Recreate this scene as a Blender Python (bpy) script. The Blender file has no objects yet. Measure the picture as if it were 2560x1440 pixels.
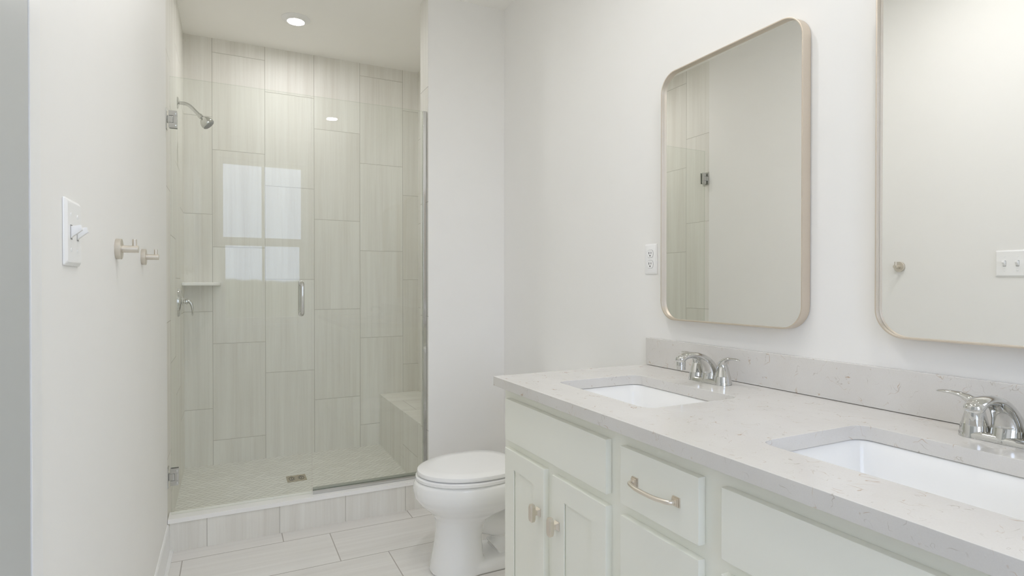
import bpy, bmesh, math, random
from mathutils import Vector, Matrix

# ------------------------------------------------------------------ camera, world, exposure
scn = bpy.context.scene
COL = scn.collection
cam_d = bpy.data.cameras.new('camera')
cam = bpy.data.objects.new('camera', cam_d)
COL.objects.link(cam)
cam.location = (0, 0, 1.195)
cam.rotation_euler = (math.radians(90 - 0.388), 0, math.radians(-26.335))
cam_d.sensor_fit = 'HORIZONTAL'
cam_d.sensor_width = 36
cam_d.lens = 36 * 1429.5 / 2560
cam_d.clip_start = 0.02
scn.camera = cam

scn.view_settings.view_transform = 'Standard'
scn.view_settings.look = 'None'
scn.view_settings.gamma = 1
scn.view_settings.use_curve_mapping = False
scn.view_settings.exposure = 0.70

SKY = 2.35
LAMP = 120.0
SHOWER_LAMP = 135.0
world = bpy.data.worlds.new('world')
scn.world = world
world.use_nodes = True
try:
    scn.cycles.use_denoising = True
    scn.cycles.max_bounces = 18
    scn.cycles.diffuse_bounces = 14
    scn.cycles.glossy_bounces = 8
    scn.cycles.transparent_max_bounces = 16
    scn.cycles.sample_clamp_indirect = 4.0
    scn.cycles.blur_glossy = 1.0
    scn.cycles.caustics_refractive = False
except Exception:
    pass

def build_world():
    nt = world.node_tree
    nt.nodes.clear()
    N = nt.nodes.new
    out = N('ShaderNodeOutputWorld'); bg = N('ShaderNodeBackground')
    tc = N('ShaderNodeTexCoord'); sx = N('ShaderNodeSeparateXYZ')
    no = N('ShaderNodeTexNoise'); no.inputs['Scale'].default_value = 9; no.inputs['Detail'].default_value = 3
    nt.links.new(tc.outputs['Generated'], sx.inputs[0]); nt.links.new(tc.outputs['Generated'], no.inputs['Vector'])
    m = N('ShaderNodeMath'); m.operation = 'MULTIPLY_ADD'
    nt.links.new(no.outputs['Fac'], m.inputs[0]); m.inputs[1].default_value = -0.045
    nt.links.new(sx.outputs['Z'], m.inputs[2])
    mr = N('ShaderNodeMapRange')
    nt.links.new(m.outputs[0], mr.inputs['Value'])
    mr.inputs['From Min'].default_value = -0.016; mr.inputs['From Max'].default_value = -0.012
    mix = N('ShaderNodeMix'); mix.data_type = 'RGBA'
    nt.links.new(mr.outputs[0], mix.inputs['Factor'])
    mix.inputs['A'].default_value = (0.20, 0.21, 0.17, 1)     # distant trees and ground
    mix.inputs['B'].default_value = (0.77, 0.88, 1.16, 1)      # overcast sky
    nt.links.new(mix.outputs['Result'], bg.inputs['Color'])
    bg.inputs['Strength'].default_value = SKY
    nt.links.new(bg.outputs[0], out.inputs['Surface'])
build_world()

random.seed(4)
PI = math.pi

# ------------------------------------------------------------------ node helpers
class G:
    def __init__(s, name):
        s.mat = bpy.data.materials.new(name); s.mat.use_nodes = True
        s.nt = s.mat.node_tree; s.nt.nodes.clear()
        s.out = s.nt.nodes.new('ShaderNodeOutputMaterial')
        s.pos = s.nt.nodes.new('ShaderNodeNewGeometry').outputs['Position']
    def n(s, t, **kw):
        x = s.nt.nodes.new(t)
        for k, v in kw.items(): setattr(x, k, v)
        return x
    def put(s, sock, v):
        if v is None: return
        if isinstance(v, bpy.types.NodeSocket): s.nt.links.new(v, sock)
        else: sock.default_value = v
    def m(s, op, a, b=None, c=None):
        x = s.n('ShaderNodeMath', operation=op)
        s.put(x.inputs[0], a); s.put(x.inputs[1], b); s.put(x.inputs[2], c)
        return x.outputs[0]
    def sep(s, v=None):
        x = s.n('ShaderNodeSeparateXYZ'); s.put(x.inputs[0], v if v is not None else s.pos)
        return x.outputs
    def comb(s, a, b, c):
        x = s.n('ShaderNodeCombineXYZ')
        for i, v in enumerate((a, b, c)): s.put(x.inputs[i], v)
        return x.outputs[0]
    def noise(s, v, scale=1.0, detail=2.0, rough=0.5, dist=0.0):
        x = s.n('ShaderNodeTexNoise'); s.put(x.inputs['Vector'], v)
        x.inputs['Scale'].default_value = scale; x.inputs['Detail'].default_value = detail
        x.inputs['Roughness'].default_value = rough; x.inputs['Distortion'].default_value = dist
        return x.outputs['Fac']
    def white(s, v):
        x = s.n('ShaderNodeTexWhiteNoise', noise_dimensions='3D'); s.put(x.inputs['Vector'], v)
        return x.outputs['Value']
    def rng(s, v, a, b, c=0.0, d=1.0, smooth=False):
        x = s.n('ShaderNodeMapRange'); s.put(x.inputs['Value'], v)
        if smooth: x.interpolation_type = 'SMOOTHSTEP'
        for k, q in (('From Min', a), ('From Max', b), ('To Min', c), ('To Max', d)): s.put(x.inputs[k], q)
        return x.outputs[0]
    def mix(s, f, a, b):
        x = s.n('ShaderNodeMix', data_type='RGBA'); s.put(x.inputs['Factor'], f)
        for k, v in (('A', a), ('B', b)):
            s.put(x.inputs[k], (*v, 1) if isinstance(v, tuple) and len(v) == 3 else v)
        return x.outputs['Result']
    def bump(s, h, strength=0.3, dist=0.001):
        x = s.n('ShaderNodeBump'); s.put(x.inputs['Height'], h)
        x.inputs['Strength'].default_value = strength; x.inputs['Distance'].default_value = dist
        return x.outputs['Normal']
    def pbr(s, col, rough=0.5, metal=0.0, spec=0.5, normal=None, coat=0.0, emit=None, estr=0.0):
        x = s.n('ShaderNodeBsdfPrincipled')
        s.put(x.inputs['Base Color'], (*col, 1) if isinstance(col, tuple) and len(col) == 3 else col)
        s.put(x.inputs['Roughness'], rough); s.put(x.inputs['Metallic'], metal)
        s.put(x.inputs['Specular IOR Level'], spec); s.put(x.inputs['Normal'], normal)
        x.inputs['Coat Weight'].default_value = coat
        if emit: x.inputs['Emission Color'].default_value = (*emit, 1); x.inputs['Emission Strength'].default_value = estr
        s.nt.links.new(x.outputs[0], s.out.inputs['Surface'])
        return s.mat

def paint(name, col, rough=0.6, amp=0.012, bump=0.05, scale=220, spec=0.4):
    g = G(name)
    n1 = g.noise(g.pos, 3.0, 2)
    f = g.rng(n1, 0.3, 0.7, 0.0, 1.0)
    c = g.mix(f, tuple(v * (1 - amp) for v in col), tuple(min(1, v * (1 + amp)) for v in col))
    nb = g.bump(g.noise(g.pos, scale, 2), bump, 0.0006) if bump else None
    return g.pbr(c, rough, spec=spec, normal=nb)

def metal(name, col, rough, grain=0.0):
    g = G(name)
    r = g.rng(g.noise(g.pos, 400, 2), 0.3, 0.7, rough * 0.85, rough * 1.15)
    nb = g.bump(g.noise(g.pos, 900, 2), grain, 0.0003) if grain else None
    return g.pbr(col, r, metal=1.0, normal=nb)

def tile(name, u, v, u0, pu, pv, off, step, light, dark, groutc, streak=26.0, rough=0.48, gw=0.0032, spec=0.3):
    """running-bond tile: columns along u, joints along v shifted by one third per column; streaks along v"""
    g = G(name)
    S = g.sep(); U = S[u]; V = S[v]
    a = g.m('DIVIDE', g.m('SUBTRACT', U, u0), pu)
    k = g.m('FLOOR', a); fu = g.m('FRACT', a)
    b = g.m('DIVIDE', g.m('SUBTRACT', g.m('SUBTRACT', V, off), g.m('MULTIPLY', k, step)), pv)
    j = g.m('FLOOR', b); fv = g.m('FRACT', b)
    du = g.m('MULTIPLY', g.m('MINIMUM', fu, g.m('SUBTRACT', 1.0, fu)), pu)
    dv = g.m('MULTIPLY', g.m('MINIMUM', fv, g.m('SUBTRACT', 1.0, fv)), pv)
    d = g.m('MINIMUM', du, dv)
    face = g.rng(d, gw * 0.5 - 0.0006, gw * 0.5 + 0.0006)
    idv = g.comb(k, j, 0.37)
    r1 = g.white(idv)
    r2 = g.white(g.comb(j, k, 7.7))
    # stretched noise along the tile's length, different for every tile
    sv = g.comb(g.m('MULTIPLY', U, streak), g.m('MULTIPLY_ADD', V, 0.75, g.m('MULTIPLY', r2, 9.0)), g.m('MULTIPLY', r1, 40.0))
    n1 = g.noise(sv, 1.0, 5, 0.62, 0.5)
    n2 = g.noise(g.comb(g.m('MULTIPLY', U, streak * 0.35), g.m('MULTIPLY', V, 0.6), g.m('MULTIPLY', r2, 33.0)), 1.0, 3, 0.5, 0.4)
    n3 = g.noise(g.comb(g.m('MULTIPLY', U, streak * 4.5), g.m('MULTIPLY', V, 2.6), r1), 1.0, 3, 0.6, 0.6)
    n4 = g.noise(g.comb(g.m('MULTIPLY', U, 300.0), g.m('MULTIPLY', V, 120.0), r1), 1.0, 2)
    s = g.m('ADD', g.m('MULTIPLY', g.rng(n1, 0.30, 0.60), 0.40), g.m('MULTIPLY', g.rng(n2, 0.32, 0.60), 0.40))
    s = g.m('ADD', s, g.m('MULTIPLY', g.rng(n3, 0.34, 0.54), 0.16))
    s = g.m('ADD', s, g.m('MULTIPLY', g.m('SUBTRACT', r1, 0.5), 0.10))
    s = g.m('ADD', s, g.m('MULTIPLY', g.m('SUBTRACT', n4, 0.5), 0.22))
    c = g.mix(s, dark, light)
    c = g.mix(face, groutc, c)
    nb = g.bump(g.rng(d, 0.0, 0.0035), 0.6, 0.0012)
    rr = g.rng(face, 0, 1, 0.8, rough)
    return g.pbr(c, rr, spec=spec, normal=nb)

def herringbone(name, w, light, dark, groutc):
    g = G(name)
    S = g.sep(); q = 0.70710678 / w
    a = g.m('MULTIPLY', g.m('SUBTRACT', S[1], S[0]), q)
    b = g.m('MULTIPLY', g.m('MULTIPLY', g.m('ADD', S[0], S[1]), -1.0), q)
    i = g.m('FLOOR', a); j = g.m('FLOOR', b); fa = g.m('FRACT', a); fb = g.m('FRACT', b)
    k = g.m('FLOORED_MODULO', g.m('SUBTRACT', i, j), 6.0)
    k = g.m('ROUND', k)
    vert = g.m('GREATER_THAN', k, 2.5)
    kv = g.m('SUBTRACT', 5.0, k)
    lh = g.m('ADD', k, fa); lv = g.m('ADD', kv, fb)
    def pick(h, v): return g.m('ADD', g.m('MULTIPLY', h, g.m('SUBTRACT', 1.0, vert)), g.m('MULTIPLY', v, vert))
    L = pick(lh, lv); A = pick(fb, fa)
    d = g.m('MINIMUM', g.m('MINIMUM', L, g.m('SUBTRACT', 3.0, L)), g.m('MINIMUM', A, g.m('SUBTRACT', 1.0, A)))
    d = g.m('MULTIPLY', d, w)
    face = g.rng(d, 0.0006, 0.0017)
    ident = g.comb(pick(g.m('SUBTRACT', i, k), i), pick(j, g.m('SUBTRACT', j, kv)), vert)
    r = g.white(ident)
    n = g.noise(g.pos, 30, 3)
    c = g.mix(g.m('ADD', g.m('MULTIPLY', r, 0.75), g.m('MULTIPLY', n, 0.25)), dark, light)
    c = g.mix(face, groutc, c)
    return g.pbr(c, 0.38, normal=g.bump(g.rng(d, 0, 0.003), 0.6, 0.0012))

def quartz(name):
    g = G(name)
    base = g.mix(g.rng(g.noise(g.pos, 7, 4), 0.3, 0.7), (0.71, 0.69, 0.665), (0.755, 0.74, 0.72))
    n0 = g.rng(g.noise(g.pos, 420, 2), 0.3, 0.7)
    base = g.mix(g.m('MULTIPLY', n0, 0.12), base, (0.56, 0.53, 0.48))
    off = g.n('ShaderNodeVectorMath', operation='ADD'); g.put(off.inputs[0], g.pos); off.inputs[1].default_value = (3.1, 5.7, 1.9)
    P2 = off.outputs[0]
    va = g.m('ABSOLUTE', g.m('SUBTRACT', g.noise(g.pos, 19, 2, 0.5, 0.7), 0.5))
    line1 = g.m('MULTIPLY', g.rng(va, 0.0, 0.010, 1.0, 0.0), g.rng(g.noise(P2, 24, 2), 0.53, 0.63))
    vb = g.m('ABSOLUTE', g.m('SUBTRACT', g.noise(P2, 27, 2, 0.5, 0.7), 0.5))
    line2 = g.m('MULTIPLY', g.rng(vb, 0.0, 0.009, 1.0, 0.0), g.rng(g.noise(g.pos, 30, 2), 0.54, 0.66))
    spot = g.rng(g.noise(P2, 85, 2), 0.72, 0.78)
    c = g.mix(g.m('MULTIPLY', line1, 0.8), base, (0.46, 0.31, 0.19))
    c = g.mix(g.m('MULTIPLY', line2, 0.6), c, (0.36, 0.31, 0.25))
    c = g.mix(g.m('MULTIPLY', spot, 0.4), c, (0.46, 0.36, 0.26))
    return g.pbr(c, 0.14, spec=0.5)

def glass(name, tint=(0.985, 0.995, 0.984), edge=None):
    g = G(name)
    tr = g.n('ShaderNodeBsdfTransparent'); tr.inputs['Color'].default_value = (*tint, 1)
    gl = g.n('ShaderNodeBsdfGlossy'); gl.inputs['Roughness'].default_value = 0.0
    geo = g.n('ShaderNodeNewGeometry')
    ior = g.rng(geo.outputs['Backfacing'], 0, 1, 1.48, 1 / 1.48)
    fr = g.n('ShaderNodeFresnel'); g.put(fr.inputs['IOR'], ior)
    mx = g.n('ShaderNodeMixShader')
    g.put(mx.inputs[0], fr.outputs[0]); g.nt.links.new(tr.outputs[0], mx.inputs[1]); g.nt.links.new(gl.outputs[0], mx.inputs[2])
    g.nt.links.new(mx.outputs[0], g.out.inputs['Surface'])
    return g.mat

def lamp_mat(name, strength):
    g = G(name)
    e = g.n('ShaderNodeEmission'); e.inputs['Color'].default_value = (1.0, 0.992, 0.985, 1); e.inputs['Strength'].default_value = strength
    g.nt.links.new(e.outputs[0], g.out.inputs['Surface'])
    return g.mat

# ------------------------------------------------------------------ materials
TL, TD, TG = (0.855, 0.848, 0.81), (0.72, 0.695, 0.645), (0.55, 0.53, 0.49)
PV = 0.617; ST = -PV / 3
M = {}
M['wall'] = paint('wall_paint', (0.895, 0.888, 0.874), 0.55, 0.006)
M['ceil'] = paint('ceiling_paint', (0.925, 0.915, 0.885), 0.8, 0.006)
M['trim'] = paint('trim_paint', (0.88, 0.88, 0.88), 0.32, 0.004, 0.02)
M['door'] = paint('shade_grey_door_paint', (0.52, 0.535, 0.53), 0.4, 0.004, 0.02)  # shade at the door opening, painted in as the slab's grey base colour
M['tile_back'] = tile('shower_tile_across', 0, 2, -0.093, 0.308, PV, 0.198, ST, TL, TD, TG)
M['tile_side'] = tile('shower_tile_along', 1, 2, 3.179, 0.308, PV, 0.198, ST, TL, TD, TG)
M['tile_bench'] = tile('bench_top_tile', 1, 0, 3.179, 0.308, PV, 1.053 + 0.2057, ST, TL, TD, TG)
M['floor'] = tile('floor_tile', 1, 0, 2.531, 0.308, 0.6145, 0.43, -0.2062, (0.83, 0.815, 0.795), (0.705, 0.68, 0.655), (0.47, 0.44, 0.415), 30.0, 0.30, 0.0042, 0.5)
M['mosaic'] = herringbone('herringbone_mosaic', 0.0262, (0.85, 0.845, 0.80), (0.76, 0.75, 0.70), (0.46, 0.445, 0.40))
M['cap'] = paint('white_solid_surface', (0.94, 0.935, 0.925), 0.25, 0.01, 0.0)
M['quartz'] = quartz('quartz')
M['porcelain'] = paint('white_porcelain', (0.925, 0.925, 0.92), 0.07, 0.003, 0.0, spec=0.55)
M['seat'] = paint('white_seat_plastic', (0.92, 0.92, 0.92), 0.16, 0.003, 0.0)
M['plastic'] = paint('white_plastic', (0.93, 0.93, 0.935), 0.3, 0.003, 0.0)
M['slot'] = paint('dark_slot', (0.03, 0.03, 0.03), 0.6, 0.1, 0.0)
M['groove'] = paint('shadow_grey_plastic', (0.33, 0.33, 0.33), 0.6, 0.02, 0.0)
M['cab'] = paint('sage_cabinet_paint', (0.895, 0.90, 0.83), 0.38, 0.006, 0.02)
M['chrome'] = metal('chrome', (0.67, 0.67, 0.655), 0.045)
M['steel'] = metal('polished_steel', (0.60, 0.60, 0.585), 0.09)
M['nickel'] = metal('satin_nickel_hardware', (0.80, 0.74, 0.66), 0.34, 0.04)
M['champ'] = metal('champagne_hook_metal', (0.735, 0.69, 0.62), 0.42, 0.2)
M['frame'] = metal('champagne_frame_metal', (0.74, 0.665, 0.575), 0.42, 0.2)
M['bronze'] = metal('bronze_drain', (0.56, 0.50, 0.385), 0.4)
M['mirror'] = G('mirror_silver').pbr((0.965, 0.965, 0.945), 0.0, metal=1.0)
M['glass'] = glass('shower_glass')
M['glass_edge'] = glass('glass_edge', (0.92, 0.95, 0.92))
M['seal'] = paint('grey_seal', (0.47, 0.47, 0.41), 0.4, 0.01, 0.0)
M['winglass'] = glass('window_glass', (0.97, 0.98, 0.98))
M['lens'] = lamp_mat('lamp_lens', LAMP)
M['lens_shower'] = lamp_mat('shower_lamp_lens', SHOWER_LAMP)

# ------------------------------------------------------------------ mesh builder
class MB:
    def __init__(s): s.v = []; s.f = []
    def add(s, vs, fs):
        o = len(s.v); s.v += [tuple(v) for v in vs]; s.f += [tuple(i + o for i in f) for f in fs]
        return s
    def box(s, x0, x1, y0, y1, z0, z1):
        v = [(x, y, z) for z in (z0, z1) for y in (y0, y1) for x in (x0, x1)]
        return s.add(v, [(0, 2, 3, 1), (4, 5, 7, 6), (0, 1, 5, 4), (2, 6, 7, 3), (0, 4, 6, 2), (1, 3, 7, 5)])
    def loft(s, loops, cap0=True, cap1=True):
        n = len(loops[0]); vs = [p for L in loops for p in L]; fs = []
        for a in range(len(loops) - 1):
            for i in range(n):
                j = (i + 1) % n
                fs.append((a * n + i, a * n + j, (a + 1) * n + j, (a + 1) * n + i))
        if cap0: fs.append(tuple(range(n - 1, -1, -1)))
        if cap1: fs.append(tuple((len(loops) - 1) * n + i for i in range(n)))
        return s.add(vs, fs)
    def lathe(s, prof, origin, axis=(0, 0, 1), n=32, sx=1.0, sy=1.0, up=None, cap0=True, cap1=True):
        """prof: (radius, height along axis)"""
        A = Vector(axis).normalized()
        U = Vector(up) if up else (Vector((0, 0, 1)) if abs(A.z) < 0.9 else Vector((1, 0, 0)))
        X = U.cross(A).normalized(); Y = A.cross(X)
        O = Vector(origin)
        loops = [[O + A * h + X * (r * sx * math.cos(2 * PI * i / n)) + Y * (r * sy * math.sin(2 * PI * i / n)) for i in range(n)] for r, h in prof]
        return s.loft(loops, cap0, cap1)
    def cyl(s, p0, p1, r0, r1=None, n=24):
        p0, p1 = Vector(p0), Vector(p1)
        return s.lathe([(r0, 0), (r1 if r1 is not None else r0, (p1 - p0).length)], p0, p1 - p0, n)
    def sweep(s, pts, rad, n=16, up=(0, 1, 0), closed=False, power=2.0):
        """pts spine, rad: r or (r_normal, r_binormal); up = binormal direction hint"""
        P = [Vector(p) for p in pts]; loops = []; up = Vector(up)
        for i, p in enumerate(P):
            if closed: t = P[(i + 1) % len(P)] - P[i - 1]
            else: t = P[min(i + 1, len(P) - 1)] - P[max(i - 1, 0)]
            t.normalize()
            b = (up - t * up.dot(t)).normalized(); nn = t.cross(b)
            r = rad[i] if isinstance(rad, list) else rad
            ra, rb = r if isinstance(r, tuple) else (r, r)
            L = []
            for q in range(n):
                c, si = math.cos(2 * PI * q / n), math.sin(2 * PI * q / n)
                if power != 2.0:
                    c = math.copysign(abs(c) ** (2 / power), c); si = math.copysign(abs(si) ** (2 / power), si)
                L.append(p + nn * (ra * c) + b * (rb * si))
            loops.append(L)
        if closed:
            loops.append(loops[0]); return s.loft(loops, False, False)
        return s.loft(loops)
    def build(s, name, mat, parent=None, smooth=35, bevel=0.0, seg=2):
        off = parent_world(parent) if parent else Vector((0, 0, 0))
        me = bpy.data.meshes.new(name)
        bm = bmesh.new()
        vs = [bm.verts.new(Vector(v) - off) for v in s.v]
        for f in s.f:
            try: bm.faces.new([vs[i] for i in f])
            except ValueError: pass
        bmesh.ops.recalc_face_normals(bm, faces=bm.faces)
        if bevel:
            es = [e for e in bm.edges if len(e.link_faces) == 2 and e.calc_face_angle() > math.radians(40)]
            bmesh.ops.bevel(bm, geom=es, offset=bevel, offset_type='OFFSET', segments=seg, profile=0.5, affect='EDGES', clamp_overlap=True)
        return finish(bm, me, name, mat, parent, smooth, bevel > 0)

def finish(bm, me, name, mat, parent, smooth, wn=False):
    if smooth:
        th = math.radians(smooth)
        for f in bm.faces: f.smooth = True
        for e in bm.edges:
            if len(e.link_faces) == 2: e.smooth = e.calc_face_angle(0) < th
    bm.to_mesh(me); bm.free()
    me.materials.append(mat)
    o = bpy.data.objects.new(name, me)
    COL.objects.link(o)
    if parent: o.parent = parent
    if wn:
        w = o.modifiers.new('weighted_normal', 'WEIGHTED_NORMAL'); w.keep_sharp = True; w.mode = 'FACE_AREA'
    return o

def parent_world(o):
    v = Vector((0, 0, 0))
    while o: v += o.location; o = o.parent
    return v

def tag(o, label=None, cat=None, group=None, kind=None):
    if label: o['label'] = label
    if cat: o['category'] = cat
    if group: o['group'] = group
    if kind: o['kind'] = kind
    return o

def thing(name, label, cat, loc, group=None):
    o = bpy.data.objects.new(name, None); COL.objects.link(o)
    o.location = loc; o.empty_display_size = 0.05
    return tag(o, label, cat, group)

def struct(o): o['kind'] = 'structure'; return o

def rrect(cx, cy, hx, hy, r, n=6):
    """rounded rectangle loop in 2D"""
    P = []
    for (sx, sy, a0) in ((1, 1, 0), (-1, 1, 90), (-1, -1, 180), (1, -1, 270)):
        for i in range(n + 1):
            a = math.radians(a0 + 90 * i / n)
            P.append((cx + sx * (hx - r) + r * math.cos(a), cy + sy * (hy - r) + r * math.sin(a)))
    return P

def smooth_path(P, n=6):
    """Catmull-Rom through tuples of any size"""
    out = []
    for i in range(len(P) - 1):
        p0, p1, p2, p3 = P[max(i - 1, 0)], P[i], P[i + 1], P[min(i + 2, len(P) - 1)]
        for k in range(n):
            t = k / n
            out.append(tuple(0.5 * (2 * b + (c - a) * t + (2 * a - 5 * b + 4 * c - d) * t * t + (3 * b - a - 3 * c + d) * t ** 3) for a, b, c, d in zip(p0, p1, p2, p3)))
    out.append(P[-1])
    return out

# ------------------------------------------------------------------ room dimensions (metres)
XL, XR = -0.248, 1.411          # painted left and right walls
YB = 2.956                      # painted wall behind the toilet
YF = -0.62                      # wall with the window, behind the camera
ZC = 2.754
SX0, SX1, SYB = -0.251, 1.255, 4.10   # shower tile faces
STUB = 0.962; TF = 0.960        # end of the partition, face of its tile
ZS = 0.043                      # shower floor
YT = 2.945                      # curb tile face
ZCURB = 0.15

# ------------------------------------------------------------------ room shell
struct(MB().box(XL - 0.15, XR + 0.15, YF - 0.15, YT + 0.02, -0.10, 0.0).build('floor', M['floor']))
struct(MB().box(XL - 0.15, XR + 0.15, YF - 0.15, SYB + 0.15, ZC, ZC + 0.1).build('ceiling', M['ceil']))
struct(MB().box(SX0 - 0.02, SX1 + 0.02, YT + 0.012, SYB + 0.02, -0.06, ZS).build('floor_shower', M['mosaic']))
DY0, DY1, DZ = 0.16, 0.981, 2.06                                      # door opening in the left wall
w = MB()
w.box(XL - 0.14, XL, DY1, YT + 0.011, 0, ZC); w.box(XL - 0.14, XL, YF - 0.12, DY0, 0, ZC); w.box(XL - 0.14, XL, DY0, DY1, DZ, ZC)
struct(w.build('wall_left', M['wall']))
struct(MB().box(XR, XR + 0.12, YF - 0.12, YB, 0, ZC).build('wall_right', M['wall']))
struct(MB().box(STUB, XR + 0.12, YB, 3.08, 0, ZC).build('wall_back', M['wall']))       # partition between toilet and shower
st = MB().box(TF, STUB, YB + 0.0005, 3.08, ZCURB, ZC).box(TF, SX1 + 0.01, 3.0802, 3.09, 0, ZC)
o = struct(st.build('wall_partition', M['tile_side']))
struct(MB().box(SX0 - 0.12, SX0, YT + 0.011, SYB + 0.12, 0, ZC).build('wall_shower_left', M['tile_side']))
struct(MB().box(SX1, SX1 + 0.12, 3.08, SYB + 0.12, 0, ZC).build('wall_shower_right', M['tile_side']))
struct(MB().box(SX0, SX1, SYB, SYB + 0.12, 0, ZC).build('wall_shower_back', M['tile_back']))
# window wall behind the camera
WX0, WX1, WZ0, WZ1 = -0.112, 0.772, 0.74, 2.514
w = MB()
w.box(XL - 0.14, WX0, YF - 0.12, YF, 0, ZC); w.box(WX1, XR + 0.12, YF - 0.12, YF, 0, ZC)
w.box(WX0, WX1, YF - 0.12, YF, 0, WZ0); w.box(WX0, WX1, YF - 0.12, YF, WZ1, ZC)
struct(w.build('wall_front', M['wall']))

def make_window():
    root = bpy.data.objects.new('window_1', None); COL.objects.link(root); root.location = ((WX0 + WX1) / 2, YF, WZ0); struct(root)
    def sash(x0, x1, z0, z1, y, fw, mull):
        f = MB()
        f.box(x0 - fw, x0, y - 0.035, y, z0 - fw, z1 + fw); f.box(x1, x1 + fw, y - 0.035, y, z0 - fw, z1 + fw)
        f.box(x0, x1, y - 0.035, y, z0 - fw, z0); f.box(x0, x1, y - 0.035, y, z1, z1 + fw)
        c = (x0 + x1) / 2; f.box(c - mull, c + mull, y - 0.03, y - 0.004, z0, z1)
        s = f.build('sash', M['trim'], root, bevel=0.002)
        MB().box(x0, x1, y - 0.02, y - 0.014, z0, z1).build('pane', M['winglass'], s)
    sash(-0.053, 0.713, 1.688, 2.454, YF - 0.075, 0.045, 0.015)
    sash(-0.033, 0.692, 0.84, 1.600, YF - 0.035, 0.067, 0.013)
    f = MB()
    f.box(WX0 - 0.06, WX0 + 0.012, YF, YF + 0.016, WZ0 - 0.06, WZ1 + 0.06); f.box(WX1 - 0.012, WX1 + 0.06, YF, YF + 0.016, WZ0 - 0.06, WZ1 + 0.06)
    f.box(WX0 + 0.012, WX1 - 0.012, YF, YF + 0.016, WZ1 - 0.012, WZ1 + 0.06); f.box(WX0 + 0.012, WX1 - 0.012, YF, YF + 0.016, WZ0 - 0.06, WZ0)
    f.box(WX0, WX0 + 0.014, YF - 0.115, YF, WZ0, WZ1); f.box(WX1 - 0.014, WX1, YF - 0.115, YF, WZ0, WZ1)
    f.box(WX0 + 0.014, WX1 - 0.014, YF - 0.115, YF, WZ1 - 0.008, WZ1); f.box(WX0 + 0.014, WX1 - 0.014, YF - 0.115, YF, WZ0, WZ0 + 0.03)
    f.build('window_frame', M['trim'], root, bevel=0.002)
    MB().box(WX0 - 0.09, WX1 + 0.09, YF, YF + 0.035, WZ0 - 0.006, WZ0 + 0.02).build('window_sill', M['trim'], root, bevel=0.004)
make_window()

def make_door():
    root = bpy.data.objects.new('door_1', None); COL.objects.link(root); root.location = (XL, (DY0 + DY1) / 2, 0); struct(root)
    j = MB()
    j.box(XL - 0.14, XL + 0.001, DY1 - 0.018, DY1, 0, DZ); j.box(XL - 0.14, XL + 0.001, DY0, DY0 + 0.018, 0, DZ); j.box(XL - 0.14, XL + 0.001, DY0 + 0.018, DY1 - 0.018, DZ - 0.018, DZ)
    j.build('door_jamb', M['trim'], root)
    c = MB(); x0, x1 = XL, XL + 0.013
    c.box(x0, x1, 0.963, 1.0115, 0, 2.10); c.box(x0, x1, 0.125, 0.178, 0, 2.10); c.box(x0, x1, 0.178, 0.963, 2.045, 2.10)
    c.build('door_casing', M['trim'], root, bevel=0.002)
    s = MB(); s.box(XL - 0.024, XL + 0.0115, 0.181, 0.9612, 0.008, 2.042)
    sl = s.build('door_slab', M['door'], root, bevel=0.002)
    k = MB().lathe([(0.028, 0), (0.028, 0.006), (0.011, 0.01), (0.011, 0.03), (0.022, 0.036), (0.027, 0.048), (0.024, 0.06), (0.01, 0.065)], (XL + 0.0115, 0.26, 0.95), (1, 0, 0))
    k.build('door_knob', M['nickel'], sl)
make_door()

def baseboard(name, along, c0, c1, face, sgn):
    """profile: (out from wall, z)"""
    prof = [(0, 0), (0.022, 0), (0.022, 0.006), (0.016, 0.012), (0.0095, 0.0125), (0.0095, 0.098), (0.0075, 0.104), (0.0075, 0.122), (0.004, 0.129), (0, 0.129)]
    L = []
    for c in (c0, c1):
        L.append([(face + sgn * p, c, z) if along == 'y' else (c, face + sgn * p, z) for p, z in prof])
    return struct(MB().loft(L).build(name, M['trim'], smooth=20))
baseboard('baseboard_left', 'y', 1.0115, YT, XL, 1)
baseboard('baseboard_right', 'y', 1.70, YB, XR, -1)
baseboard('baseboard_back', 'x', STUB + 0.0, XR - 0.022, YB, -1)
baseboard('baseboard_front', 'x', XL, XR, YF, 1)

# ------------------------------------------------------------------ shower curb and bench
t = thing('shower_curb', 'low tiled step with a white slab on top at the shower entrance', 'shower curb', (0.355, YT, 0))
MB().box(SX0 + 0.012, STUB - 0.0005, YT, 3.03, 0.0, 0.1305).build('tiled_body', M['tile_back'], t)
MB().box(SX0 + 0.0045, TF - 0.0003, YT - 0.006, 3.034, 0.1305, ZCURB).build('curb_cap', M['cap'], t, bevel=0.0009)

t = thing('shower_bench', 'built-in tiled corner bench at the right side of the shower', 'bench', (1.11, 3.6, ZS))
MB().box(0.968, SX1 - 0.001, 3.092, SYB - 0.001, ZS, 0.394).build('bench_front', M['tile_side'], t)
MB().box(0.966, SX1 - 0.001, 3.092, SYB - 0.001, 0.3945, 0.406).build('bench_seat', M['tile_bench'], t, bevel=0.001)

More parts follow.
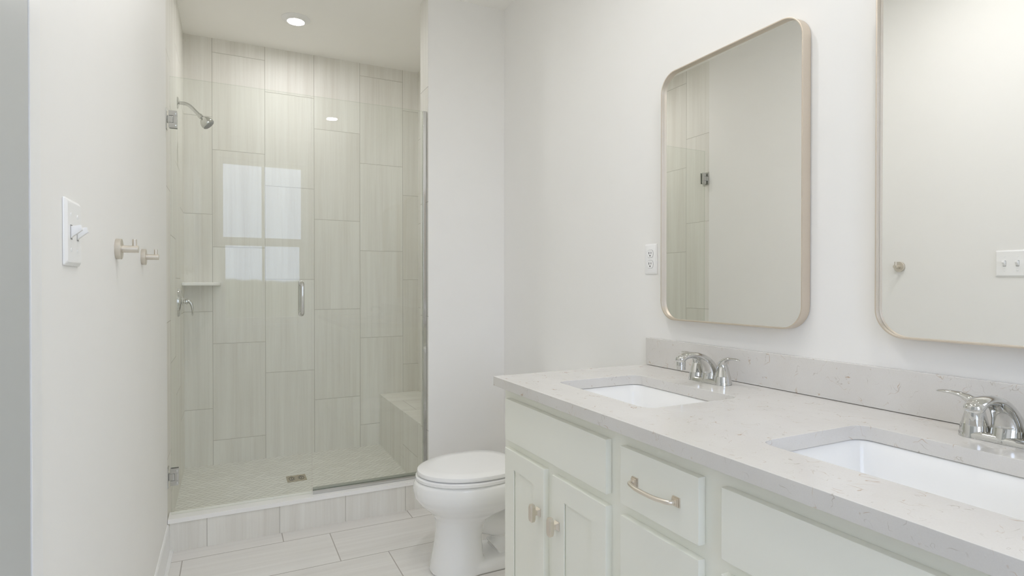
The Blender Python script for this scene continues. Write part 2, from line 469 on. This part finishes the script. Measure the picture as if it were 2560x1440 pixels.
# ------------------------------------------------------------------ shower glass
YG = 2.985; GT = 0.0048; ZG = 2.127
root = thing('shower_door', 'clear glass shower door hinged on the left with a chrome handle', 'shower door', (0.065, YG, ZCURB))
def pane(o):
    o.data.materials.append(M['glass_edge'])
    for p in o.data.polygons: p.material_index = 0 if abs(p.normal.y) > 0.5 else 1
pane(MB().box(SX0 + 0.016, 0.3665, YG - GT, YG + GT, ZCURB + 0.006, ZG).build('glass_pane', M['glass'], root, smooth=0))
def hinge(z):
    h = MB(); h.box(SX0 + 0.001, SX0 + 0.006, YG - 0.027, YG + 0.027, z - 0.045, z + 0.045)
    p = h.build('hinge', M['steel'], root, bevel=0.0015)
    for s in (-1, 1):
        m = MB(); yy = YG + s * (GT + 0.0042)
        m.box(SX0 + 0.012, SX0 + 0.045, yy - 0.004, yy + 0.004, z - 0.0385, z - 0.016); m.box(SX0 + 0.012, SX0 + 0.045, yy - 0.004, yy + 0.004, z + 0.016, z + 0.0385)
        m.box(SX0 + 0.029, SX0 + 0.045, yy - 0.004, yy + 0.004, z - 0.016, z + 0.016)
        pl = m.build('hinge_plate', M['steel'], p, bevel=0.0008)
        for q in (-0.027, 0.027):
            MB().lathe([(0.0042, 0), (0.0042, 0.0012), (0.002, 0.0016)], (SX0 + 0.037, yy + s * 0.004, z + q), (0, s, 0), 14).build('screw', M['steel'], p)
    b = MB(); b.box(SX0 + 0.006, SX0 + 0.0285, YG - 0.0125, YG + 0.0125, z - 0.0155, z + 0.0155)
    b.build('hinge_knuckle', M['steel'], p, bevel=0.002)
hinge(1.934); hinge(0.327)
def bar_handle(s):
    x = 0.319; z0, z1 = 1.048, 1.201; y0, y1 = YG + s * GT, YG + s * (GT + 0.045); r = 0.022
    P = [(x, y0, z0)]
    for i in range(9):
        a = PI / 2 * i / 8; P.append((x, y1 - s * r + s * r * math.sin(a), z0 + r - r * math.cos(a)))
    for i in range(9):
        a = PI / 2 * i / 8; P.append((x, y1 - s * r + s * r * math.cos(a), z1 - r + r * math.sin(a)))
    P.append((x, y0, z1))
    m = MB().sweep(P, 0.0095, 18, up=(1, 0, 0))
    for z in (z0, z1): m.lathe([(0.0125, 0), (0.0125, 0.003), (0.0098, 0.0045)], (x, y0, z), (0, s, 0), 20)
    m.build('door_handle', M['chrome'], root)
bar_handle(-1); bar_handle(1)

root = thing('shower_glass_panel', 'fixed clear glass panel beside the shower door in metal channels', 'glass panel', (0.66, YG, ZCURB))
pane(MB().box(0.3705, TF - 0.0215, YG - GT, YG + GT, ZCURB + 0.0192, ZG).build('glass_pane', M['glass'], root, smooth=0))
z0 = ZCURB; xb = TF - 0.0003
MB().box(0.3705, xb, YG - 0.0105, YG + 0.0105, z0 + 0.0002, z0 + 0.019).build('bottom_channel', M['steel'], root, bevel=0.0008)
MB().box(0.372, TF - 0.0215, YG + GT + 0.0012, YG + 0.0105, z0 + 0.0192, z0 + 0.031).build('seal_strip', M['seal'], root)
MB().box(TF - 0.021, xb, YG - 0.0105, YG + 0.0105, z0 + 0.0192, ZG).build('wall_channel', M['steel'], root, bevel=0.0008)

# ------------------------------------------------------------------ shower fittings
YH = 3.62
root = thing('showerhead', 'chrome shower head on a bent arm high on the left tiled wall', 'shower head', (SX0, YH, 2.187))
MB().lathe([(0.032, 0), (0.032, 0.003), (0.027, 0.007), (0.015, 0.010), (0.0115, 0.012)], (SX0, YH, 2.187), (1, 0, 0), 28).build('flange', M['chrome'], root)
AP = smooth_path([(-0.249, YH, 2.187), (-0.224, YH, 2.1875), (-0.2015, YH, 2.184), (-0.180, YH, 2.1685), (-0.161, YH, 2.149), (-0.1415, YH, 2.130)], 5)
MB().sweep(AP, 0.0096, 18).build('shower_arm', M['chrome'], root)
dv = Vector((0.7, 0, -0.714)); B = Vector((-0.1455, YH, 2.1335))
MB().lathe([(0.0125, 0), (0.0135, 0.002), (0.0135, 0.016), (0.011, 0.018), (0.0122, 0.020), (0.0212, 0.0275), (0.031, 0.039), (0.0357, 0.0525), (0.0363, 0.061), (0.0344, 0.067)], B, dv, 32).build('spray_head', M['chrome'], root)
MB().lathe([(0.0340, 0.0667), (0.0325, 0.071), (0.0252, 0.0765), (0.0116, 0.0795)], B, dv, 28).build('spray_face', M['groove'], root)

ZV = 1.095
root = thing('shower_valve', 'chrome shower valve with a curved lever on the left tiled wall', 'shower valve', (SX0, YH, ZV))
MB().lathe([(0.5, 0), (0.5, 0.003), (0.475, 0.010), (0.38, 0.017), (0.22, 0.021)], (SX0, YH, ZV), (1, 0, 0), 40, 0.124, 0.158).build('escutcheon', M['chrome'], root)
MB().lathe([(0.021, 0.0), (0.021, 0.008), (0.0145, 0.013), (0.0135, 0.019), (0.016, 0.023), (0.0155, 0.029), (0.010, 0.033)], (SX0 + 0.017, YH, ZV + 0.005), (1, 0, 0), 28).build('valve_hub', M['chrome'], root)
LP = smooth_path([(-0.213, YH, 1.100, 0.0105, 0.012), (-0.2005, YH, 1.101, 0.0105, 0.012), (-0.189, YH, 1.091, 0.0092, 0.0128), (-0.1825, YH, 1.0695, 0.0072, 0.013), (-0.180, YH, 1.0445, 0.0058, 0.012), (-0.181, YH, 1.0265, 0.0045, 0.009), (-0.182, YH, 1.021, 0.002, 0.004)], 4)
MB().sweep([p[:3] for p in LP], [(p[3], p[4]) for p in LP], 18).build('lever', M['chrome'], root)

s = MB(); R = 0.205; lo = [(SX0 + 0.001, SYB - 0.001)] + [(SX0 + 0.001 + R * math.sin(a), SYB - 0.001 - R * math.cos(a)) for a in [PI / 2 * i / 24 for i in range(25)]]
s.loft([[(x, y, z) for x, y in lo] for z in (1.186, 1.2055)])
tag(s.build('corner_shelf', M['cap'], bevel=0.004, seg=3), 'small white quarter-round shelf in the back left corner of the shower', 'shelf')

root = thing('shower_drain', 'square bronze drain grate in the herringbone shower floor', 'drain', (0.355, 3.597, ZS))
DX, DYc, HS = 0.355, 3.597, 0.054
d = MB(); z0, z1 = ZS + 0.0003, ZS + 0.004
d.box(DX - HS, DX + HS, DYc - HS, DYc - HS + 0.007, z0, z1); d.box(DX - HS, DX + HS, DYc + HS - 0.007, DYc + HS, z0, z1)
d.box(DX - HS, DX - HS + 0.007, DYc - HS + 0.007, DYc + HS - 0.007, z0, z1); d.box(DX + HS - 0.007, DX + HS, DYc - HS + 0.007, DYc + HS - 0.007, z0, z1)
d.build('drain_frame', M['bronze'], root, bevel=0.0006)
MB().box(DX - HS + 0.006, DX + HS - 0.006, DYc - HS + 0.006, DYc + HS - 0.006, z0, z0 + 0.002).build('grate_plate', M['bronze'], root)
d = MB()                                                            # curved slots fanning out to both sides
for sx in (-1, 1):
    for k in range(3):
        rr = 0.016 + 0.012 * k
        for q in (-1, 1):
            P = [(DX + sx * rr * math.cos(a) + sx * 0.002, DYc + q * rr * math.sin(a), z0 + 0.0021) for a in [math.radians(12 + 50 * i / 6) for i in range(7)]]
            d.sweep(P, (0.0026, 0.0006), 8, up=(0, 0, 1))
d.build('grate_slots', M['slot'], root)

# ------------------------------------------------------------------ ceiling lights
def ceiling_light(x, y, label, lens='lens'):
    root = thing('ceiling_light', label, 'ceiling light', (x, y, ZC), 'recessed ceiling lights')
    MB().lathe([(0.080, 0.0), (0.080, -0.003), (0.076, -0.006), (0.058, -0.0155), (0.050, -0.0185), (0.0475, -0.0185), (0.0468, -0.016)], (x, y, ZC), (0, 0, 1), 48, cap1=False).build('light_trim', M['trim'], root)
    MB().lathe([(0.0468, -0.0165), (0.0468, -0.0172), (0.02, -0.0178)], (x, y, ZC), (0, 0, 1), 40).build('light_lens', M[lens], root)
ceiling_light(0.357, 3.585, 'round recessed light in the ceiling above the shower', 'lens_shower')
ceiling_light(0.867, 0.43, 'round recessed light in the ceiling above the vanity, mirrored in the shower glass')
ceiling_light(0.62, 1.47, 'round recessed light in the ceiling above the left sink')
ceiling_light(0.30, 1.14, 'added unseen fill light in the ceiling near the left wall')  # added lamp out of view, fills the vanity cabinet fronts with light


# ------------------------------------------------------------------ light switch and hooks on the left wall
root = thing('light_switch', 'white double light switch plate on the left wall', 'light switch', (XL, 1.237, 1.284))
def plate(name, face, sgn, yc, zc, hy, hz, parent, t=0.0065):
    L = []
    for e, inset in ((0.0005, 0), (0.003, 0.0005), (t, 0.006)):
        L.append([(face + sgn * e, y, z) for y, z in rrect(yc, zc, hy - inset, hz - inset, 0.004, 3)])
    return MB().loft(L).build(name, M['plastic'], parent, smooth=25)
pl = plate('switch_plate', XL, 1, 1.237, 1.284, 0.0545, 0.0575, root)
for dy in (-0.023, 0.023):
    y = 1.2345 + dy; xs = XL + 0.0065
    f = MB().box(xs - 0.001, xs + 0.0006, y - 0.0056, y + 0.0056, 1.284 - 0.0125, 1.284 + 0.0125).build('toggle_slot', M['groove'], pl)
    L = []
    for e, zc, hy, hz in ((0.0, 1.2835, 0.0047, 0.0105), (0.003, 1.2855, 0.0046, 0.0085), (0.0150, 1.2925, 0.0040, 0.0045)):
        L.append([(xs + e + 0.3 * (z - zc) * -1 * (e / 0.02), yy, z) for yy, z in rrect(y, zc, hy, hz, 0.0008, 2)])
    MB().loft(L).build('toggle', M['plastic'], root, smooth=30)
    for dz in (-0.030, 0.030):
        MB().lathe([(0.0034, 0), (0.0034, 0.0008), (0.001, 0.0012)], (xs, y, 1.284 + dz), (1, 0, 0), 14).build('screw', M['plastic'], pl)

def robe_hook(y, z, label):
    root = thing('robe_hook', label, 'robe hook', (XL, y, z), 'champagne robe hooks on the left wall')
    MB().lathe([(0.0246, 0), (0.0253, 0.001), (0.0253, 0.0115), (0.0243, 0.0125)], (XL, y, z), (1, 0, 0), 40).build('hook_base', M['champ'], root)
    MB().lathe([(0.009, 0.0), (0.009, 0.0338), (0.0085, 0.0345)], (XL + 0.0123, y, z), (1, 0, 0), 28).build('hook_post', M['champ'], root)
    MB().lathe([(0.0049, 0.0), (0.0049, 0.0188), (0.0046, 0.0192)], (XL + 0.0385, y, z + 0.0055), (0, 0, 1), 22).build('hook_peg', M['champ'], root)
robe_hook(1.688, 1.2815, 'round champagne robe hook beside the light switch, the nearer of two')
robe_hook(2.147, 1.2815, 'round champagne robe hook next to the shower opening, the farther of two')

# ------------------------------------------------------------------ outlet
root = thing('wall_outlet', 'white double power outlet on the right wall beside a mirror', 'power outlet', (XR, 1.679, 1.288))
pl = plate('outlet_plate', XR, -1, 1.679, 1.288, 0.0345, 0.0565, root, 0.006)
for dz in (-0.0195, 0.0195):
    xs = XR - 0.006; zc = 1.288 + dz
    def oct_loop(e, k):
        P = []
        for i in range(40):
            a = 2 * PI * i / 40
            yy, zz = 0.0172 * math.cos(a), 0.0172 * math.sin(a)
            zz = max(-0.0142, min(0.0142, zz))
            P.append((xs - e, 1.679 + yy * k, zc + zz * k))
        return P
    MB().loft([oct_loop(-0.0005, 1.05), oct_loop(0.0004, 1.05)]).build('socket_gap', M['groove'], pl)
    r = MB().loft([oct_loop(0.0, 0.99), oct_loop(0.0012, 0.99)]).build('socket', M['plastic'], root)
    sl = MB(); e0, e1 = xs - 0.0011, xs - 0.0016
    sl.box(e1, e0, 1.679 + 0.0045, 1.679 + 0.0070, zc - 0.001, zc + 0.0075)
    sl.box(e1, e0, 1.679 - 0.0068, 1.679 - 0.0048, zc + 0.0, zc + 0.007)
    sl.lathe([(0.0026, 0), (0.0026, 0.0005)], (e0, 1.679, zc - 0.0068), (-1, 0, 0), 16)
    sl.build('socket_slots', M['slot'], r)
MB().lathe([(0.003, 0), (0.003, 0.0008), (0.001, 0.001)], (XR - 0.006, 1.679, 1.288), (-1, 0, 0), 14).build('screw', M['plastic'], pl)

# ------------------------------------------------------------------ mirrors
def mirror(yc, label):
    zc = (1.9305 + 1.070) / 2; hz = (1.9305 - 1.070) / 2; hy = 0.279; R = 0.066
    root = thing('wall_mirror', label, 'mirror', (XR, yc, zc), 'champagne framed mirrors above the vanity')
    N = 12; tkn = 0.0038
    O = rrect(yc, zc, hy, hz, R, N); I = rrect(yc, zc, hy - tkn, hz - tkn, R - tkn, N)
    x0, x1 = XR - 0.0345, XR - 0.0015
    m = MB(); n = len(O)
    V = [(x1, *p) for p in O] + [(x0, *p) for p in O] + [(x0, *p) for p in I] + [(x1, *p) for p in I]
    F = []
    for a in range(4):
        b = (a + 1) % 4
        for i in range(n):
            j = (i + 1) % n; F.append((a * n + i, a * n + j, b * n + j, b * n + i))
    m.add(V, F)
    m.build('mirror_frame', M['frame'], root, smooth=40, bevel=0.0007)
    I2 = rrect(yc, zc, hy - tkn - 0.0002, hz - tkn - 0.0002, R - tkn, N)
    MB().loft([[(XR - 0.0225, *p) for p in I2], [(XR - 0.018, *p) for p in I2]]).build('mirror_glass', M['mirror'], root, smooth=30)
    root.rotation_euler.z = math.radians(0.28)
    root.location.x -= 0.0014
mirror(1.3075, 'tall rounded mirror above the left sink, beside the outlet')
mirror(0.556, 'tall rounded mirror above the right sink, cut off by the photo edge')

# ------------------------------------------------------------------ vanity
VY0, VY1, VX = 0.172, 1.680, 0.808
root = thing('vanity_cabinet', 'sage green double vanity cabinet under the quartz countertop', 'cabinet', (1.11, 0.926, 0))
c = MB()
c.box(VX + 0.019, 1.409, VY1 - 0.018, VY1, 0.0, 0.8655); c.box(VX + 0.019, 1.409, VY0, VY0 + 0.018, 0.0, 0.8655)
c.box(VX + 0.019, 1.409, VY0 + 0.018, VY1 - 0.018, 0.10, 0.118); c.box(1.397, 1.409, VY0 + 0.018, VY1 - 0.018, 0.118, 0.8655)
c.build('carcass', M['cab'], root)
MB().box(VX, VX + 0.0188, VY0, VY1, 0.10, 0.8655).build('face_frame', M['cab'], root)
MB().box(VX + 0.065, VX + 0.08, VY0 + 0.018, VY1 - 0.018, 0.0, 0.0998).build('toe_kick', M['cab'], root)
FX0, FX1 = 0.790, 0.8078
def slab(name, y0, y1, z0, z1):
    return MB().box(FX0, FX1, y0, y1, z0, z1).build(name, M['cab'], root, bevel=0.0016)
def shaker(y0, y1, z0, z1, st=0.0615):
    r = FX0 + 0.0075; b = 0.0016; zt = z1 - st + 0.004
    def rc(x, i): return [(x, y, z) for y, z in ((y0 + i, z0 + i), (y1 - i, z0 + i), (y1 - i, z1 - i), (y0 + i, z1 - i))]
    def ru(x): return [(x, y, z) for y, z in ((y0 + st - 0.006, z0 + st - 0.006), (y1 - st + 0.006, z0 + st - 0.006), (y1 - st + 0.006, zt + 0.006), (y0 + st - 0.006, zt + 0.006))]
    def rn(x): return [(x, y, z) for y, z in ((y0 + st, z0 + st), (y1 - st, z0 + st), (y1 - st, zt), (y0 + st, zt))]
    d = MB().loft([rc(FX1, 0), rc(FX0 + b, 0), rc(FX0 + b * 0.3, b * 0.3), rc(FX0, b), rn(FX0), rn(FX0 + 0.003), ru(FX0 + 0.003), ru(FX0 + 0.0055)]).build('cabinet_door', M['cab'], root, smooth=20)
    return d
def knob(door, y, z):
    k = MB()
    def sq(x, h): return [(x, y + a, z + b) for a, b in ((h, h), (-h, h), (-h, -h), (h, -h))]
    k.loft([sq(FX0 - 0.0002, 0.0115), sq(FX0 - 0.002, 0.0115), sq(FX0 - 0.009, 0.0066), sq(FX0 - 0.017, 0.0062)])
    def pad(x, hy, hz, ch): return [(x, y + a, z + b) for a, b in ((hy, hz - ch), (hy - ch * .6, hz), (-hy + ch * .6, hz), (-hy, hz - ch), (-hy, -hz + ch), (-hy + ch * .6, -hz), (hy - ch * .6, -hz), (hy, -hz + ch))]
    k.loft([pad(FX0 - 0.0150, 0.0075, 0.020, 0.006), pad(FX0 - 0.0170, 0.0100, 0.0245, 0.007), pad(FX0 - 0.0275, 0.0105, 0.025, 0.007), pad(FX0 - 0.0305, 0.0075, 0.0215, 0.007)])
    k.build('knob', M['nickel'], door, smooth=25, bevel=0.0006)
def pull(drawer, yc, z):
    k = MB(); h = 0.064
    for s in (-1, 1):
        y = yc + s * h
        for e, q in ((0.0, 0.0098), (0.003, 0.0082), (0.0055, 0.0066)):
            k.loft([[(FX0 - e - dx, y + a * q, z + b * q) for a, b in ((1, 1), (-1, 1), (-1, -1), (1, -1))] for dx in (0.0, 0.0027)])
    P = smooth_path([(FX0 - 0.006, yc - h, z), (FX0 - 0.014, yc - h, z), (FX0 - 0.0205, yc - h + 0.006, z), (FX0 - 0.0245, yc - h + 0.018, z), (FX0 - 0.0285, yc - 0.03, z), (FX0 - 0.030, yc, z),
                     (FX0 - 0.0285, yc + 0.03, z), (FX0 - 0.0245, yc + h - 0.018, z), (FX0 - 0.0205, yc + h - 0.006, z), (FX0 - 0.014, yc + h, z), (FX0 - 0.006, yc + h, z)], 4)
    k.sweep(P, 0.0047, 14, up=(0, 0, 1))
    k.build('pull', M['nickel'], drawer, smooth=35)
ZF0, ZF1, ZD = 0.7015, 0.831, 0.6745
slab('false_front', 1.1005, 1.647, ZF0, ZF1)
slab('false_front', 0.205, 0.7505, ZF0, ZF1)
d = shaker(1.396, 1.647, 0.125, ZD); knob(d, 1.4225, 0.5465)
d = shaker(1.1005, 1.349, 0.125, ZD); knob(d, 1.3205, 0.5455)
d = shaker(0.501, 0.7505, 0.125, ZD); knob(d, 0.5275, 0.546)
d = shaker(0.205, 0.456, 0.125, ZD); knob(d, 0.4295, 0.546)
for z0, z1 in ((ZF0, ZF1), (0.4125, ZD), (0.125, 0.3865)):
    dr = slab('drawer', 0.8055, 1.046, z0, z1); pull(dr, 0.9275, (z0 + z1) / 2)

# countertop with two rounded cut-outs
SINKS = ((1.296, 0.212), (0.551, 0.212))
SXC, SHX, SR = 1.053, 0.153, 0.030
def countertop():
    bm = bmesh.new(); me = bpy.data.meshes.new('countertop')
    # small radius on the free front corner
    r = 0.006
    outl = [(0.769, 0.16), (1.410, 0.16), (1.410, 1.694)] + [(0.769 + r - r * math.sin(a), 1.694 - r + r * math.cos(a)) for a in [PI / 2 * i / 5 for i in range(6)]]
    L = [outl] + [rrect(SXC, yc, SHX, hy, SR, 7) for yc, hy in SINKS]
    es = []
    for lp in L:
        vs = [bm.verts.new((x, y, 0.866)) for x, y in lp]
        es += [bm.edges.new((vs[i], vs[(i + 1) % len(vs)])) for i in range(len(vs))]
    r_ = bmesh.ops.triangle_fill(bm, use_beauty=True, use_dissolve=False, edges=es)
    fs = [g for g in r_['geom'] if isinstance(g, bmesh.types.BMFace)]
    # drop any triangles that fell inside the sink openings
    bad = []
    for f in bm.faces:
        p = f.calc_center_median()
        for yc, hy in SINKS:
            if abs(p.x - SXC) < SHX - 0.001 and abs(p.y - yc) < hy - 0.001 and all(abs(v.co.x - SXC) <= SHX + 1e-5 and abs(v.co.y - yc) <= hy + 1e-5 for v in f.verts): bad.append(f)
    if bad: bmesh.ops.delete(bm, geom=bad, context='FACES')
    ex = bmesh.ops.extrude_face_region(bm, geom=list(bm.faces))
    for v in [g for g in ex['geom'] if isinstance(g, bmesh.types.BMVert)]: v.co.z = 0.896
    bmesh.ops.recalc_face_normals(bm, faces=bm.faces)
    es = [e for e in bm.edges if len(e.link_faces) == 2 and e.calc_face_angle() > math.radians(60)]
    bmesh.ops.bevel(bm, geom=es, offset=0.0014, segments=2, profile=0.5, affect='EDGES', offset_type='OFFSET')
    return finish(bm, me, 'countertop', M['quartz'], None, 35, True)
tag(countertop(), 'pale speckled quartz countertop with two sink openings', 'countertop')
tag(MB().box(1.391, 1.4105, 0.16, 1.687, 0.8972, 0.9960).build('backsplash', M['quartz'], bevel=0.0012), 'low quartz backsplash strip along the wall behind the faucets', 'backsplash')

def sink(yc, label):
    root = thing('sink', label, 'sink', (SXC, yc, 0.72), 'rectangular undermount sinks')
    hy = 0.212; m = MB(); L = []
    for (dz, ins, r) in ((0.8645, -0.030, 0.04), (0.8645, -0.004, 0.034), (0.8625, -0.002, 0.034), (0.83, 0.004, 0.036), (0.765, 0.013, 0.045), (0.738, 0.022, 0.055), (0.727, 0.036, 0.06), (0.7225, 0.06, 0.06), (0.7195, 0.10, 0.045)):
        L.append([(x, y, dz) for x, y in rrect(SXC, yc, SHX - ins, hy - ins, r, 8)])
    m.loft(L, cap0=False, cap1=True)
    b = m.build('basin', M['porcelain'], root, smooth=50)
    sd = b.modifiers.new('thickness', 'SOLIDIFY'); sd.thickness = 0.008; sd.offset = -1 if sink_norm(b) else 1
    MB().lathe([(0.031, 0), (0.031, 0.002), (0.026, 0.004), (0.022, 0.002), (0.02, 0.0025)], (SXC, yc, 0.7198), (0, 0, 1), 32).build('sink_drain', M['chrome'], root)
def sink_norm(b):
    # true when normals point up/inwards (towards the bowl)
    f = max(b.data.polygons, key=lambda p: p.area); return f.normal.z > 0 or len(b.data.polygons) == 0
sink(SINKS[0][0], 'white rectangular sink sunk in the counter below the left mirror')
sink(SINKS[1][0], 'white rectangular sink sunk in the counter nearest the camera')

def faucet(yc, label):
    z = 0.896; xh = 1.315
    root = thing('faucet', label, 'faucet', (xh, yc, z), 'chrome two-handle faucets')
    L = []                                                           # base plate joining the hubs
    for dz, ins in ((0.0004, 0), (0.008, 0.0005), (0.0125, 0.003), (0.0145, 0.008)):
        L.append([(x, y, z + dz) for x, y in rrect(xh, yc, 0.0255 - ins, 0.078 - ins, 0.0252 - ins, 8)])
    MB().loft(L).build('base_plate', M['chrome'], root, smooth=40)
    for s in (-1, 1):
        y = yc + s * 0.0515
        hub = MB().lathe([(0.0262, 0.0003), (0.0258, 0.004), (0.0235, 0.0245), (0.0233, 0.0252), (0.0226, 0.0254), (0.0222, 0.026), (0.0155, 0.053), (0.0150, 0.0537), (0.0142, 0.054)], (xh, y, z), (0, 0, 1), 36).build('handle_hub', M['chrome'], root)
        P = smooth_path([(xh, y, z + 0.0535, 0.0145, 0.0145), (xh, y + s * 0.0005, z + 0.060, 0.0135, 0.0142), (xh - 0.0005, y + s * 0.004, z + 0.067, 0.0110, 0.0135), (xh - 0.001, y + s * 0.012, z + 0.0735, 0.0078, 0.0122),
                         (xh - 0.002, y + s * 0.024, z + 0.0785, 0.0052, 0.0105), (xh - 0.003, y + s * 0.040, z + 0.0808, 0.0037, 0.0095), (xh - 0.004, y + s * 0.055, z + 0.0808, 0.0030, 0.0085), (xh - 0.004, y + s * 0.0635, z + 0.0798, 0.0022, 0.006), (xh - 0.004, y + s * 0.066, z + 0.0792, 0.001, 0.002)], 4)
        MB().sweep([p[:3] for p in P], [(p[3], p[4]) for p in P], 20, up=(1, 0, 0)).build('lever', M['chrome'], hub, smooth=60)
    P = [(1.322, z + 0.0006, 0.033, 0.029), (1.322, z + 0.003, 0.0328, 0.0289)] + smooth_path([(1.322, z + 0.006, 0.0325, 0.0288), (1.3215, z + 0.018, 0.0300, 0.0275), (1.318, z + 0.036, 0.0245, 0.0248), (1.308, z + 0.054, 0.0195, 0.0220), (1.290, z + 0.0705, 0.0150, 0.0195),
        (1.266, z + 0.0818, 0.0112, 0.0175), (1.240, z + 0.0862, 0.0094, 0.0168), (1.217, z + 0.0845, 0.0098, 0.0167), (1.202, z + 0.0788, 0.0120, 0.0164), (1.194, z + 0.0733, 0.0115, 0.0148), (1.1895, z + 0.0698, 0.0068, 0.0088), (1.1885, z + 0.0688, 0.002, 0.003)], 4)
    MB().sweep([(p[0], yc, p[1]) for p in P], [(p[2], p[3]) for p in P], 28, up=(0, 1, 0)).build('spout', M['chrome'], root, smooth=60)
    MB().lathe([(0.0128, 0.074), (0.0132, 0.0665), (0.0132, 0.0560), (0.0126, 0.0554), (0.0126, 0.0460), (0.0115, 0.0452), (0.0095, 0.0465)], (1.2005, yc, z), (0, 0, 1), 28).build('aerator', M['chrome'], root)
faucet(SINKS[0][0], 'chrome two-handle faucet behind the left sink')
faucet(SINKS[1][0], 'chrome two-handle faucet at the right edge behind the nearest sink')

# ------------------------------------------------------------------ toilet (faces away from the right wall)
TY = 2.262
def egg(x_front, x_back, hw, z, n=40, p=2.0, shift=0.55):
    """elongated bowl outline: round front, squarer back"""
    L = []; xm = x_front + (x_back - x_front) * shift
    for i in range(n):
        a = 2 * PI * i / n; c, s_ = math.cos(a), math.sin(a)
        if c < 0: x = xm + (xm - x_front) * c; y = hw * s_
        else:
            q = 2.6; x = xm + (x_back - xm) * math.copysign(abs(c) ** (2 / q), c); y = hw * math.copysign(abs(s_) ** (2 / q), s_)
        L.append((x, TY + y, z))
    return L
root = thing('toilet', 'white two-piece toilet with closed lid between vanity and shower', 'toilet', (1.04, TY, 0))
b = MB()
b.loft([egg(xf, xb, hw, zz) for zz, xf, xb, hw in ((0.387, 0.685, 1.18, 0.178), (0.376, 0.677, 1.185, 0.186), (0.348, 0.675, 1.185, 0.188), (0.318, 0.681, 1.18, 0.183), (0.290, 0.700, 1.155, 0.169), (0.265, 0.727, 1.11, 0.148),
        (0.243, 0.753, 1.05, 0.124), (0.218, 0.767, 0.985, 0.107), (0.185, 0.770, 0.962, 0.101), (0.14, 0.768, 0.957, 0.102), (0.09, 0.760, 0.960, 0.108), (0.04, 0.749, 0.966, 0.114), (0.001, 0.742, 0.970, 0.119))])
b.loft([[(x, y, zz) for x, y in rrect(1.045 + dx, TY, 0.235 + dx, 0.112 - ins, 0.05, 6)] for zz, ins, dx in ((0.001, 0.0, 0.0), (0.030, 0.001, 0.0), (0.042, 0.006, -0.003), (0.046, 0.02, -0.015))])
TP = smooth_path([(0.93, 0.20, 0.060), (1.00, 0.168, 0.058), (1.06, 0.150, 0.055), (1.12, 0.165, 0.054), (1.165, 0.215, 0.056), (1.20, 0.275, 0.07), (1.22, 0.335, 0.095)], 4)
b.sweep([(p[0], TY, p[1]) for p in TP], [(p[2] * 0.9, p[2]) for p in TP], 22, up=(0, 1, 0))
TP = smooth_path([(1.03, 0.050, 0.060), (1.08, 0.080, 0.050), (1.15, 0.088, 0.048), (1.22, 0.065, 0.052), (1.25, 0.03, 0.06)], 4)
b.sweep([(p[0], TY, p[1]) for p in TP], [(p[2] * 0.8, p[2]) for p in TP], 20, up=(0, 1, 0))
b.loft([[(x, y, zz) for x, y in rrect(1.265, TY, 0.125, hy, 0.05, 6)] for zz, hy in ((0.30, 0.09), (0.335, 0.13), (0.365, 0.155), (0.387, 0.16))])
bo = b.build('bowl', M['porcelain'], root, smooth=60)
rm = bo.modifiers.new('remesh', 'REMESH'); rm.mode = 'VOXEL'; rm.voxel_size = 0.0042; rm.use_smooth_shade = True
sm = bo.modifiers.new('smooth', 'SMOOTH'); sm.factor = 0.6; sm.iterations = 12
s = MB().loft([egg(0.690, 1.118, 0.180, 0.3878), egg(0.686, 1.12, 0.184, 0.391), egg(0.686, 1.12, 0.184, 0.402), egg(0.692, 1.115, 0.178, 0.4048)])
s.build('toilet_seat', M['seat'], root, smooth=50)
s = MB().loft([egg(0.700, 1.116, 0.174, 0.4088), egg(0.693, 1.124, 0.1815, 0.4115), egg(0.691, 1.126, 0.183, 0.418), egg(0.694, 1.124, 0.1805, 0.4265), egg(0.706, 1.115, 0.170, 0.4310), egg(0.75, 1.08, 0.130, 0.4318), egg(0.83, 1.02, 0.07, 0.4320)])
lid = s.build('toilet_lid', M['seat'], root, smooth=50)
for dy in (-0.07, 0.07):
    MB().sweep([(1.145, TY + dy - 0.022, 0.409), (1.145, TY + dy + 0.022, 0.409)], 0.011, 16, up=(0, 0, 1)).box(1.125, 1.158, TY + dy - 0.018, TY + dy + 0.018, 0.388, 0.409).build('lid_hinge', M['seat'], root)
tk = MB().loft([[(x, y, zz) for x, y in rrect(xc, TY, hx, hy, 0.04, 6)] for zz, xc, hx, hy in ((0.389, 1.295, 0.080, 0.185), (0.41, 1.293, 0.09, 0.20), (0.60, 1.291, 0.096, 0.212), (0.722, 1.289, 0.10, 0.22))])
tk.build('tank', M['porcelain'], root, smooth=50)
tl = MB().loft([[(x, y, zz) for x, y in rrect(1.287, TY, 0.109 - i, 0.230 - i, 0.04, 6)] for zz, i in ((0.7225, 0.004), (0.728, 0.0), (0.748, 0.0), (0.756, 0.006), (0.758, 0.02))])
tl.build('tank_lid', M['porcelain'], root, smooth=50)
fl = MB().lathe([(0.011, 0), (0.011, 0.006), (0.006, 0.012)], (1.1905, TY + 0.15, 0.66), (-1, 0, 0), 18).sweep([(1.180, TY + 0.15, 0.66), (1.177, TY + 0.11, 0.655), (1.178, TY + 0.075, 0.648)], (0.004, 0.007), 12, up=(0, 0, 1))
fl.build('flush_lever', M['chrome'], root)
for dy in (-0.104, 0.104):
    MB().lathe([(0.012, 0), (0.012, 0.008), (0.008, 0.014), (0.003, 0.016)], (1.10, TY + dy * 0.86, 0.0455), (0, 0, 1), 18).build('bolt_cap', M['porcelain'], root)
